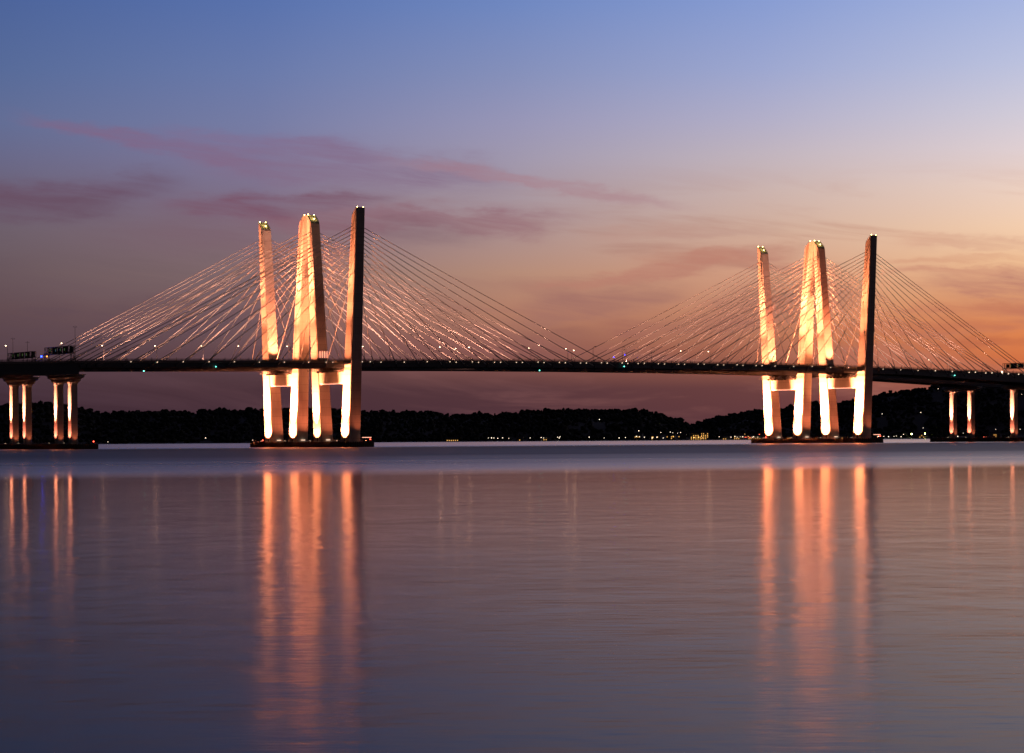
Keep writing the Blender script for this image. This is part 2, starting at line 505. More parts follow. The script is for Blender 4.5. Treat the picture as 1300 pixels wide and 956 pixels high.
K = 1.0
for ti, tu in enumerate((0, SPAN)):
    for bi, off in enumerate((0, FAR)):
        for side, lw in ((1, LEGS[bi][0]), (-1, LEGS[bi][1])):
            leg = {(0, 1): 4, (0, -1): 3, (1, 1): 2, (1, -1): 1}[(bi, side)]
            w = off + lw
            cw = lambda h: w + leg_shape(side, h)[0]
            which = ['nearest the viewer', 'second from the viewer', 'third from the viewer', 'farthest from the viewer'][4-leg]
            tw = ['left tower group', 'right tower group'][ti]
            # foot
            fixture(world(tu-8.4, w, 2.5), TH, f'small floodlight on the pile cap beside the leg {which}, {tw}')
            pw = {4: 1.0, 3: .45 if ti == 0 else 1.1, 2: 1.0, 1: 1.1}[leg]
            spot(world(tu-8.2, cw(6), 3.6), world(tu-3.4, cw(11), 11), 240000*pw*K, 84, DEEP, .7)
            spot(world(tu-8.4, cw(6), 3.6), world(tu-3.4, cw(31), 31), 8200000*pw*K, 36, DEEP, 1.0)
            # deck level, shining up the left-facing side
            dt = deck_top(tu)
            pd = {4: .17, 3: .34, 2: .42, 1: .16 if ti == 0 else .32}[leg]
            wf = w - (8 if leg == 4 else 1.0 if leg == 2 else 6)
            ww = w - side*3
            for hh, p_, cn in ((57, 700000, 50), (79, 2000000, 28), (103, 7500000, 23)):
                spot(world(tu-26, wf, dt+1.5), world(tu-3, cw(hh), hh), p_*pd*K, cn, WARM, .9)
            # faces turned to the viewer
            if leg in (1, 3):
                s_ = 1.5 if leg == 1 else (.03 if ti == 0 else 1.4)
                spot(world(tu+.5, w+12, dt+1.0), world(tu, cw(62)+3, 62), 170000*s_*K, 50, WARM, .8)
                spot(world(tu+.5, w+12, dt+1.0), world(tu, cw(85)+3, 84), 170000*s_*K, 34, RED, .9)
                spot(world(tu+5.5, w+22, 3.6), world(tu+1, cw(25)+3, 25), 24000*K, 75, RED, .8)
            if leg == 2:
                spot(world(tu+5.5, w+22, 3.6), world(tu+1, cw(25)+3, 25), 32000*K, 75, RED, .8)
                spot(world(tu-4, w+18, dt+.5), world(tu, cw(85)+3, 84), 36000*K, 44, RED, .8)
            if leg == 4:
                spot(world(tu+3.5, w+11.2, 3.4), world(tu, cw(30)+3, 30), 9000*K, 76, RED, 1.0)  # added fill with no fixture, lifts the otherwise unlit outer face
        # crossbeam
        wc = off - 14.6
        spot(world(tu-8.3, wc, 3.5), world(tu-3, wc, 37), 38000*K, 50, RED, .8)

# four lit strips on the leg of the left tower
w = LEGW[1] + leg_shape(-1, 52)[0] + leg_shape(-1, 52)[1]
t = thing('light_rack', world(0, w+1.1, deck_top(0)), TH, 'rack of four lit vertical strips against the dark brown leg of the left tower', 'light rack')
MB().box(-3, 3, -.1, .1, 3.2, 3.4).box(-2.9, -2.7, -.1, .1, .1, 3.2).box(2.7, 2.9, -.1, .1, .1, 3.2).build('frame', 'dark_steel', t)
for k in range(4):
    x = -2.2 + k*1.45
    MB().box(x-.22, x+.22, -.12, .12, 3.42, 7.0).build('light_strip', glow('rack strip', (1, .42, .28), 1.3), t)

# column floods
for pu in (-157, 523):
    for off in (0, FAR):
        for w in (-8.2, -25.2):
            pw = 1.0 if pu < 0 else .95
            spot(world(pu-5.6, off+w, 3.3), world(pu-1.8, off+w, 21), 1700000*pw*K, 12.5, (1, .30, .15), .6)
            spot(world(pu-5.6, off+w, 3.3), world(pu-1.8, off+w, 9), 22000*pw*K, 50, (1, .22, .12), .6)
            spot(world(pu+.3, off+w+4.4, 2.9), world(pu, off+w+1, 10), 1200*pw*K, 60, RED, .8)
            side_ = 'left' if pu < 0 else 'right'
            fixture(world(pu-5.2, off+w, 2.3), TH, 'small floodlight beside a column on the %s pile cap' % ('low left' if pu < 0 else 'low right'),
                    'floodlights at the %s columns' % side_, .8)

# beacon glow on the tower heads
for tu in (0, SPAN):
    for off in (0, FAR):
        for side, lw in ((1, LEGS[1 if off else 0][0]), (-1, LEGS[1 if off else 0][1])):
            c, a, b = leg_shape(side, 125)
            glim(world(tu-.5, off+lw+c-side*a*.4, 126.2), 160, (1, .75, .2))

# light on the cables: fixtures on the opposite deck edge shine across the roadway
CAB = (1, .42, .28)
def cable_wash(tu, d, wsrc, wplane, power):
    outer = (tu == 0) == (d < 0)
    R_ = 156 if outer else 177
    for a, b, h in ((.36, .30, 72), (.78, .62, 68)):
        u0, u1 = tu + d*R_*a, tu + d*R_*b
        spot(world(u0, wsrc, deck_top(u0)+1.4), world(u1, wplane, h), power, 72, CAB, .9)
for tu in (0, SPAN):
    for d in (-1, 1):
        p = 150000 if tu == 0 else (105000 if d < 0 else 130000)
        if tu == 0 and d > 0: p = 210000
        cable_wash(tu, d, -1.6, -29.5, p)
        cable_wash(tu, d, -31.5, -57, p*.8)
        cable_wash(tu, d, FAR-1.6, -86.5, p)
        cable_wash(tu, d, -28, 1.0, p*.5)

# ------------------------------------------------------------------ street lamps on the decks
def make_lamp(lit=True, h=11.0):
    t = thing('street_lamp', (0, 0, 0), 0, '', 'street lamp')
    MB().tube([(0, 0, 0), (0, 0, h*.6), (0, 0, h-.9)], [.16, .12, .09], 6).box(-.3, .3, -.3, .3, .001, .5).build('pole', 'grey_steel', t)
    MB().tube([(0, 0, h-1.0), (.15, 0, h-.4), (.8, 0, h-.1), (1.9, 0, h)], .07, 5).build('arm', 'grey_steel', t)
    hd = MB().box(1.5, 2.6, -.22, .22, h-.02, h+.16).build('lamp_head', 'dark_steel', t)
    MB().ball((2.1, 0, h-.1), .27, 8).build('bulb', 'white' if lit else 'board', t, True)
    return t
lampA = make_lamp(True); lampB = make_lamp(False)
lampA_used = lampB_used = False
rows = []
# (photo x, plane w, lit)
for x, w, lit in ((9.5, -60, 1), (76, -31, 1), (132, -60, 1), (159, -31, 0), (199, -60, 1), (258, -60, 1), (305, -60, 1), (367, -60, 1),
                  (463, -60, 1), (495, -31, 0), (561, -60, 1), (576, -86, 1), (598, -60, 1), (641, -31, 0), (674, -60, 1), (721, -60, 1), (726, -86, 1),
                  (753, -31, 0), (790, -31, 0), (795, -60, 0), (827, -31, 0), (867, -60, 1), (902, -60, 1), (1182, -60, 1),
                  (1205, -31, 0), (1247, -86, 1)):
    u, _ = on_line(x, 457, w)
    rows.append((u, w, lit))
rows.sort()
where = ['between the bridge end and its first cables', 'beside the lower left stay cables', 'by the tower nearer the bridge end', 'over the main span', 'beside the cables before the right tower', 'beyond the right tower']
for u, w, lit in rows:
    src = lampA if lit else lampB
    if lit and not lampA_used: o = src; lampA_used = True
    elif not lit and not lampB_used: o = src; lampB_used = True
    else: o = copy_tree(src)
    o.location = world(u, w, deck_top(u)+.01)
    o.rotation_euler = (0, 0, TH + (R(90) if w == -60 else R(-90)))
    z = 0 if u < -150 else 1 if u < -35 else 2 if u < 35 else 3 if u < 190 else 4 if u < 366 else 5
    dk = 'nearer' if w == -31 else 'farther'
    o['label'] = ('lit' if lit else 'unlit dark') + f' street lamp on the {dk} deck {where[z]}'
    if lit:
        q = o.location; a_ = o.rotation_euler.z
        glim((q.x+2.1*math.cos(a_), q.y+2.1*math.sin(a_), q.z+10.4), 300, (1, .5, .28), .9)
    o['group'] = 'street lamps on the bridge decks' + (', lit' if lit else ', unlit') + f', {z}'

# ------------------------------------------------------------------ sign gantries and masts
def gantry(u, w0, w1, label, h0=5.2, h1=8.6):
    """truss across one deck carried by two lattice towers, with sign boards"""
    zt = deck_top(u)
    t = thing('sign_gantry', world(u, (w0+w1)/2, zt), TH, label, 'sign gantry', 'sign gantries over the decks')
    W = (w1-w0)/2
    tr = MB()
    for x in (-.8, .8):
        for z in (h0, h1):
            tr.tube([(x, -W, z), (x, W, z)], .13, 4)
        n = 14
        for i in range(n+1):
            y = -W + 2*W*i/n
            tr.tube([(x, y, h0), (x, y, h1)], .08, 4)
            if i < n: tr.tube([(x, y, h0 if i % 2 else h1), (x, y+2*W/n, h1 if i % 2 else h0)], .08, 4)
    for i in range(15):
        y = -W + 2*W*i/14
        for z in (h0, h1): tr.tube([(-.8, y, z), (.8, y, z)], .06, 4)
    tr.box(-1.6, -.9, -W, W, h0-.5, h0-.35)
    for i in range(20):
        y = -W+.5+(2*W-1)*i/19; tr.box(-1.6, -1.52, y-.04, y+.04, h0-.35, h0+.7)
    tr.build('truss', 'dark_steel', t)
    for sy in (-1, 1):
        tw = MB()
        for x in (-.9, .9):
            for yy in (-.7, .7):
                tw.tube([(x, sy*(W-.9)+yy, .01), (x, sy*(W-.9)+yy, h1)], .13, 4)
        k = 0
        z = .2
        while z < h0:
            for yy in (-.7, .7):
                tw.tube([(-.9 if k % 2 else .9, sy*(W-.9)+yy, z), (.9 if k % 2 else -.9, sy*(W-.9)+yy, z+1.3)], .07, 4)
            for x in (-.9, .9):
                tw.tube([(x, sy*(W-.9)-.7, z), (x, sy*(W-.9)+.7, z+1.3)], .07, 4)
            z += 1.3; k += 1
        tw.build('lattice_post', 'dark_steel', t)
    for i, (y, ww, hh) in enumerate(((-W*.72, 2.2, 2.8), (-W*.3, 3.0, 3.4), (W*.12, 2.6, 2.8), (W*.5, 2.9, 3.4), (W*.82, 1.5, 2.4))):
        zc = (h0+h1)/2
        MB().box(1.0, 1.12, y-ww, y+ww, zc-hh/2, zc+hh/2).build('sign_board', 'sign', t)
    for y in (-W*.5, -.2*W, W*.15, W*.55):
        MB().box(-1.1, -.95, y-.35, y+.35, (h0+h1)/2-.5, (h0+h1)/2+.7).build('lane_signal', glow('lane signal', (.35, .6, .2), .09), t)
    return t
gantry(-161, -31.5, 1.6, 'truss sign gantry with green boards over the nearer deck, left end of the cables')
gantry(-157, -31.5+FAR, 1.6+FAR, 'dark truss sign gantry over the farther deck, at the left edge of the bridge', 4.6, 7.6)
gantry(520, -31.5, 1.6, 'truss sign gantry over the nearer deck at the hilly end', 5.2, 8.6)
gantry(519, -31.5+FAR, 1.6+FAR, 'low truss sign gantry over the farther deck beside the lowest right cables', 1.9, 4.6)

def mast(u, w, h, label, r=.14):
    t = thing('sensor_mast', world(u, w, deck_top(u)+.01), TH, label, 'mast', 'thin masts on the bridge')
    MB().tube([(0, 0, 0), (0, 0, h)], [r, r*.6], 6).build('pole', 'dark_steel', t)
    MB().tube([(-.9, 0, h-.8), (.9, 0, h-.8)], .05, 4).ball((.9, 0, h-.6), .18).ball((-.9, 0, h-.6), .18).build('instrument_arm', 'dark_steel', t)
for x, w, h, lab in ((16.5, -60, 15, 'thin dark mast rising from the gantry at the left edge'), (35, -86, 14, 'faint thin mast behind the leftmost gantry'),
                     (95.5, -8, 19, 'tall dark mast behind the gantry where the left cables begin'), (1202.5, -31, 9.5, 'thin dark mast beside the low right gantry')):
    u, _ = on_line(x, 457, w)
    mast(u, w, h, lab)

def beacon(x, y, w, label, mat, r=.35, pt=None, name='flashing_light', cat='warning light'):
    u, h = on_line(x, y, w)
    zt = deck_top(u)
    t = thing(name, world(u, w, zt+.01), TH, label, cat)
    MB().tube([(0, 0, 0), (0, 0, h-zt-r)], .07, 5).build('post', 'dark_steel', t)
    MB().ball((0, 0, h-zt), r).build('bulb', mat, t, True)
    if pt: glim(world(u, w+.5, h), *pt)
beacon(52.5, 452.5, -40.5+10.5, 'bright blue light between the two left gantries', 'blue', .42, (120, (.02, .06, 1)))
beacon(59.5, 452.5, -31, 'small amber light beside the bright blue one', glow('amber light', (1, .3, .04), 5), .4)
beacon(779, 453.5, -60, 'small blue light at mid span, left one', 'blue', .22)
beacon(793, 450.5, -60, 'small blue light at mid span, on the taller post', 'blue', .22)
beacon(1272, 472, -2, 'warm bright lamp on the deck edge near the rightmost gantry', 'white', .5, name='deck_lamp', cat='lamp')

def girder_light(x, y, label, col='green'):
    u, h = on_line(x, y, .3)
    t = thing('navigation_lamp', world(u, .3, h), TH, label, 'navigation lamp')
    MB().ball((0, 0, 0), .3).build('bulb', col, t, True)
    MB().box(-.1, .1, 0, .7, -.12, .12).build('bracket', 'dark_steel', t)
girder_light(182.5, 471, 'pale green lamp low under the girder left of the towers')
girder_light(274, 465.5, 'blue-green lamp on the girder between left columns and left towers')
girder_light(685, 470.3, 'tiny green lamp under the girder at mid span')
girder_light(792.5, 465.2, 'pale green lamp on the girder right of mid span')
girder_light(1212, 476.6, 'blue-green lamp on the girder near the right columns')

# ------------------------------------------------------------------ water
def make_water():
    m, t, b = material('river water')
    geo = t.n('ShaderNodeNewGeometry').outputs['Position']
    sp = t.n('ShaderNodeSeparateXYZ'); t.put(sp.inputs[0], geo)
    x, y = sp.outputs[0], sp.outputs[1]
    # wind lanes: bands of rougher water lying across the river
    lane = t.noise(t.xyz(t.m('MULTIPLY', x, .0011), t.m('MULTIPLY', y, .010)), 1.0, 4, .6)
    wob = t.m('MULTIPLY', t.m('SUBTRACT', t.noise(t.xyz(t.m('MULTIPLY', x, .004), t.m('MULTIPLY', y, .004), 3.0), 1.0, 4, .65), .5), 110)
    yy = t.m('ADD', t.m('ADD', y, wob), t.m('MULTIPLY', x, -.45))
    rough = t.ramp(t.m('DIVIDE', yy, 2000, clamp=True), [
        (.0, (.175,)*3), (.02, (.165,)*3), (.05, (.125,)*3), (.105, (.09,)*3), (.125, (.09,)*3), (.145, (.16,)*3), (.165, (.23,)*3), (.2, (.25,)*3), (.24, (.3,)*3),
        (.30, (.36,)*3), (.5, (.38,)*3), (.66, (.34,)*3), (.78, (.2,)*3), (1, (.16,)*3)])
    rough = t.m('ADD', rough, t.m('MULTIPLY', t.m('SUBTRACT', lane, .5), t.rng(y, 200, 420, .02, .22)))
    
    rip = t.noise(t.xyz(t.m('MULTIPLY', x, 1.1), t.m('MULTIPLY', y, 2.4)), 1.0, 2, .5)
    rip2 = t.noise(t.xyz(t.m('MULTIPLY', x, .5), t.m('MULTIPLY', y, .34), 5.0), 1.0, 2, .5)
    rip3 = t.noise(t.xyz(t.m('MULTIPLY', x, .13), t.m('MULTIPLY', y, .07), 9.0), 1.0, 2, .5)
    h = t.m('ADD', t.m('MULTIPLY', rip, .0085), t.m('ADD', t.m('MULTIPLY', rip2, .030), t.m('MULTIPLY', rip3, .055)))
    bp = t.n('ShaderNodeBump'); bp.inputs['Distance'].default_value = 1.0
    t.put(bp.inputs['Strength'], t.rng(y, 150, 500, 1.0, .5))
    t.put(bp.inputs['Height'], h)
    m.node_tree.nodes.remove(b)
    body = t.n('ShaderNodeBsdfDiffuse'); body.inputs[0].default_value = (.012, .014, .026, 1)
    gl = t.n('ShaderNodeBsdfAnisotropic'); gl.inputs['Color'].default_value = (1, 1, 1, 1)
    t.put(gl.inputs['Roughness'], rough); t.put(gl.inputs['Normal'], bp.outputs[0])
    fr = t.n('ShaderNodeFresnel'); fr.inputs[0].default_value = 1.333
    mx = t.n('ShaderNodeMixShader')
    refl = t.ramp(t.m('DIVIDE', yy, 2000, clamp=True), [(0, (.44,)*3), (.02, (.5,)*3), (.05, (.74,)*3), (.11, (.88,)*3), (.15, (.8,)*3), (.22, (.62,)*3), (.3, (.42,)*3), (.6, (.45,)*3), (.75, (.95,)*3), (1, (1,)*3)])
    t.put(mx.inputs[0], t.m('MULTIPLY', fr.outputs[0], refl))
    t.t.links.new(body.outputs[0], mx.inputs[1]); t.t.links.new(gl.outputs[0], mx.inputs[2])
    t.t.links.new(mx.outputs[0], [n for n in t.t.nodes if n.type == 'OUTPUT_MATERIAL'][0].inputs[0])
    return m
o = MB()
o.v = [(-30000, -200, 0), (30000, -200, 0), (30000, 60000, 0), (-30000, 60000, 0)]; o.f = [(0, 1, 2, 3)]
w_ = o.build('water', make_water())
tag(w_, 'calm dusk river with orange tower reflections', kind='structure')
o = MB(); o.v = [(-30000, -200, -12), (30000, -200, -12), (30000, 60000, -12), (-30000, 60000, -12)]; o.f = [(0, 1, 2, 3)]

# ------------------------------------------------------------------ hills
RIDGE = [(-900, 500), (-500, 506), (-250, 512), (-100, 516), (0, 514), (14, 513.5), (40, 511.5), (60, 511.5), (76, 513), (101, 519), (114, 520.5), (127, 524), (134, 525), (145, 524),
         (165, 522), (178, 521.5), (190, 523), (216, 521.5), (228, 523), (241, 523), (264, 520.5), (292, 521.5), (317, 520), (331, 520.5), (358, 519), (392, 518.5),
         (423, 521), (434, 522), (467, 521), (493, 522), (508, 525), (514, 522.5), (523, 524), (542, 522.5), (566, 526), (585, 526.5), (603, 525), (635, 526), (652, 524),
         (663, 523.5), (670, 521.5), (695, 521), (717, 519.5), (751, 520), (786, 521), (809, 519.5), (820, 521), (832, 524.5), (843, 528.5), (857, 531), (866, 534), (873, 539), (880, 543), (900, 550), (930, 557)]
RIDGE2 = [(820, 557), (850, 548), (868, 543), (878, 540), (889, 536), (901, 532), (912, 529.5), (924, 527), (935, 524.5), (947, 522.5), (958, 521.5), (972, 521), (988, 519), (1005, 517), (1016, 513),
          (1026, 510.5), (1039, 510), (1060, 512), (1068, 510.5), (1081, 508), (1104, 505), (1115, 503), (1120, 500.5), (1131, 498.5), (1139, 496.8), (1161, 494.5), (1169, 491.8),
          (1180, 491.5), (1186, 488), (1200, 487), (1240, 484), (1300, 480), (1450, 474), (1800, 470), (2300, 482)]
TREE = 6.5
def ridge_fn(tab, dist):
    xs, hs = [], []
    for px, py in tab:
        k, t = ray(px, py)
        xs.append(k); hs.append(max(.5, HC + t*dist - TREE*.95))
    return lambda k: np.interp(k, xs, hs)
SH1, RD1, SH2, RD2 = 4480.0, 5350.0, 4560.0, 5700.0
r1, r2 = ridge_fn(RIDGE, RD1), ridge_fn(RIDGE2, RD2)
def fbm(x, y, seed):
    r = np.random.default_rng(seed); v = np.zeros_like(x)
    for i in range(5):
        f = .0012*2**i
        for _ in range(3):
            a = r.uniform(0, math.pi); p = r.uniform(0, 6.28)
            v += np.sin((x*math.cos(a)+y*math.sin(a))*f*6.28+p)/(2**i)/2.5
    return v
def terrain(k, d, which):
    sh, rd, rf = (SH1, RD1, r1) if which == 1 else (SH2, RD2, r2)
    H = rf(k)
    t = np.clip((d-sh)/(rd-sh), 0, 1)
    up = .02*t + .98*np.where(t < .16, t*.28, .045 + .955*((t-.16)/.84)**1.0*(1.35 - .35*((t-.16)/.84)))
    up = np.minimum(up, 1.0)
    back = np.clip((d-rd)/1200, 0, 1)
    z = H*up*(1-back*back)
    z = z*(1 - .05*(1+fbm(k*d, d, 3))*np.clip(t*(1-t)*4, 0, 1))
    return z + np.where(t <= 0, -2.0, 1.2*np.minimum(1, t*30))
def hill(which, k0, k1, label):
    ks = np.linspace(k0, k1, 520); ds = np.concatenate([[ (SH1 if which == 1 else SH2)-30], np.linspace(SH1 if which == 1 else SH2, RD1 if which == 1 else RD2, 34), (RD1 if which == 1 else RD2)+np.array([120., 300, 600, 1200])])
    Kg, Dg = np.meshgrid(ks, ds)
    Z = terrain(Kg, Dg, which)
    Z[0] = -2; Z[-1] = -2
    V = np.stack([Kg*Dg, Dg, Z], -1).reshape(-1, 3)
    n = len(ks)
    mb = MB(); mb.v = V.tolist()
    mb.f = [(r*n+c, r*n+c+1, (r+1)*n+c+1, (r+1)*n+c) for r in range(len(ds)-1) for c in range(n-1)]
    o = mb.build('hill', M['soil'], None, True)
    tag(o, label, kind='structure')
M['soil'] = plain('hill soil', (.05, .045, .03), .95, 0, .5, .01)
hill(1, -.52, .10, 'long low wooded ridge across the river')
hill(2, .045, .56, 'higher wooded hill rising behind the right towers')

# ---- shore lights (photo positions of the lamps that can be told apart)
SL = []
def L(pts, col, zone): SL.extend((x, y, col, zone) for x, y in pts)
L([(137, 561), (261, 556)], 'far_white', 'lonely')
L([(568+2.4*i, 555.6) for i in range(6)], 'far_gold', 'row')
L([(620, 556), (624, 556), (627, 556), (632, 556.5), (638, 556), (646, 556.5), (659, 555), (661, 554), (673, 556), (687, 555.5), (690, 556), (694, 555), (708, 555), (710, 556), (711, 554.5), (748, 555), (767, 556)], 'far_white', 'mid')
L([(761, 532.5)], 'far_white', 'slope')
L([(811, 547), (839, 549), (794, 555.5), (786, 556), (808, 554), (812, 554.5), (818, 555), (828, 556), (834, 555), (842, 556), (851, 548.5), (854, 549.5), (860, 550), (864, 549), (866, 551), (871, 551.5), (876, 551.5), (887, 548)], 'far_white', 'town')
L([(854.5, 554), (829, 555), (881, 552), (881, 555.5), (888, 550), (890, 552), (892, 549), (890.5, 554), (894, 552.5), (895.5, 554), (891.5, 556), (887, 555)], 'far_gold', 'town')
L([(913, 554.5), (917, 553.5), (922, 554), (928, 555), (933, 554), (936, 555), (940, 554.5), (943, 554.5), (953, 553.5), (955, 555), (957, 554.5), (959, 553.5), (962, 555), (1138, 553.5), (1122, 554), (1128, 554.3), (1135, 554), (1117, 554), (1115, 553.8), (1144, 554.5), (1147, 551.5)], 'far_white', 'right')
L([(945.5, 551), (950, 554.3)], 'far_gold', 'right')
L([(946, 555), (948, 555), (952, 555.5)], 'far_red', 'right')
L([(964, 551.5), (1252, 554.5), (1249, 556)], 'far_red', 'right')
L([(1157.5, 551), (1162, 551.2), (1174.3, 550.5)], 'far_lime', 'flood')
L([(1169, 523.5), (1120, 525.5), (1191, 493.5)], 'far_white', 'hillside')
L([(1172, 543.3), (1223, 550), (1264, 545), (1262, 550), (1295, 545), (1297, 500.5), (1216, 554), (1234, 555)], 'far_white', 'foot')
def place(px, py, pole):
    k, t = ray(px, py)
    which = 1 if px < 893 else 2
    sh, rd = (SH1, RD1) if which == 1 else (SH2, RD2)
    ds = np.linspace(sh+3, rd, 500)
    g = terrain(np.full_like(ds, k), ds, which)
    gap = HC + t*ds - g - pole
    i = int(np.argmax(gap < 0)) if (gap < 0).any() and gap[0] > 0 else 0
    if gap[0] > 0 and not (gap < 0).any(): i = len(ds)-1
    d = float(ds[i]); z = float(g[i])
    return k, d, z, max(2.5, HC + t*d - z)
ZL = {'lonely': 'solitary white lamp on the dark shore left of the towers', 'row': 'gold lamp in the short bright row on the shore left of mid span',
      'mid': 'small white lamp on the far shore beneath the main span', 'slope': 'single white lamp high on the ridge slope beneath mid span',
      'town': 'small %s lamp among the town lights in the gap between the hills', 'right': 'small %s lamp on the shore either side of the right towers',
      'flood': 'bright yellow floodlight on the shore right of the right towers', 'hillside': 'faint white lamp up on the dark right hillside',
      'foot': 'small white lamp at the foot of the right hill, near the right columns'}
protos = {}
lamps_at = []
for px, py, col, zone in SL:
    k, d, z, h = place(px, py, 6.0)
    lamps_at.append((k, d))
    big = col == 'far_lime'
    key = (col,)
    if key not in protos:
        t = thing('shore_lamp', (0, 0, 0), 0, '', 'lamp')
        MB().tube([(0, 0, -1), (0, 0, 1)], .12, 5).build('pole', 'dark_steel', t)
        MB().ball((0, 0, 0), .62 if not big else 1.1, 8).build('bulb', col, t, True)
        protos[key] = t; o = t
    else:
        o = copy_tree(protos[key])
    o.location = (k*d, d, z)
    kids = [c for c in bpy.data.objects if c.parent == o]
    for c in kids:
        if c.name.startswith('pole'): c.scale = (1, 1, h/2); c.location = (0, 0, h/2)
        else:
            c.location = (0, 0, h); s = random.uniform(.65, 1.25); c.scale = (s, s, s)
    cn = {'far_white': 'white', 'far_gold': 'gold', 'far_red': 'red', 'far_lime': 'yellow'}[col]
    lab = ZL[zone]
    o['label'] = lab % cn if '%' in lab else lab
    o['group'] = f'{cn} shore lamps, {zone}'

# ---- a few waterfront houses with lit windows
def house(px, which, dd, w, dpt, h, label, lit):
    k, _ = ray(px, 556); sh = SH1 if which == 1 else SH2
    d = sh + dd
    z = float(terrain(np.array([k]), np.array([d]), which)[0])
    t = thing('waterfront_house', (k*d, d, z-.5), random.uniform(-.4, .4), label, 'house', 'houses along the far shore')
    MB().box(-w/2, w/2, -dpt/2, dpt/2, 0, h).build('wall', 'wall', t)
    rf = MB(); e = .6; zr = h + dpt*.3
    rf.v = [(-w/2-e, -dpt/2-e, h+.003), (w/2+e, -dpt/2-e, h+.003), (w/2+e, dpt/2+e, h+.003), (-w/2-e, dpt/2+e, h+.003), (-w/2-e, 0, zr), (w/2+e, 0, zr)]
    rf.f = [(0, 3, 2, 1), (0, 1, 5, 4), (2, 3, 4, 5), (1, 2, 5), (3, 0, 4)]
    rf.build('roof', 'roof', t)
    n = int(w//3.5)
    for i in range(n):
        for fl in range(int((h-1)//3)):
            x = -w/2 + (i+.5)*w/n
            MB().box(x-.6, x+.6, -dpt/2-.06, -dpt/2-.003, 1+fl*3, 2.5+fl*3).build('window', 'winlit' if random.random() < lit else 'board', t)
    lamps_at.append((k, d))
for px, which, dd, w, dpt, h, lab, lit in (
    (574, 1, 22, 22, 10, 5, 'long low building behind the gold lamp row on the far shore', .9),
    (660, 1, 20, 12, 9, 7, 'house beside the paired white lamps below the ridge', .5),
    (692, 1, 25, 16, 9, 6, 'low house behind the three white lamps below the ridge', .5),
    (811, 1, 60, 14, 10, 9, 'tall house at the left of the town in the valley', .5),
    (831, 1, 40, 18, 10, 7, 'wide house amid the town lights', .5),
    (852, 1, 70, 16, 10, 9, 'house above the white lamp pair in the town', .5),
    (866, 1, 110, 15, 10, 9, 'house highest up in the valley town', .4),
    (883, 1, 25, 20, 12, 12, 'tall gold-lit block at the right of the valley town', .9),
    (891, 1, 60, 22, 12, 14, 'largest gold-lit block where the two hills meet', .9),
    (922, 2, 20, 16, 9, 6, 'low house on the shore just right of the valley', .5),
    (938, 2, 24, 18, 10, 7, 'house on the shore midway to the right towers', .6),
    (958, 2, 18, 24, 10, 6, 'long bright building on the shore left of the right towers', .8),
    (1009, 2, 16, 26, 10, 6, 'long lit building seen between the right tower legs', .8),
    (1065, 2, 16, 24, 10, 6, 'lit building seen right of the third right tower leg', .8),
    (1166, 2, 30, 20, 10, 7, 'house between the yellow floodlights', .3),
    (1263, 2, 30, 18, 10, 8, 'house between the right column pairs', .4)):
    house(px, which, dd, w, dpt, h, lab, lit)

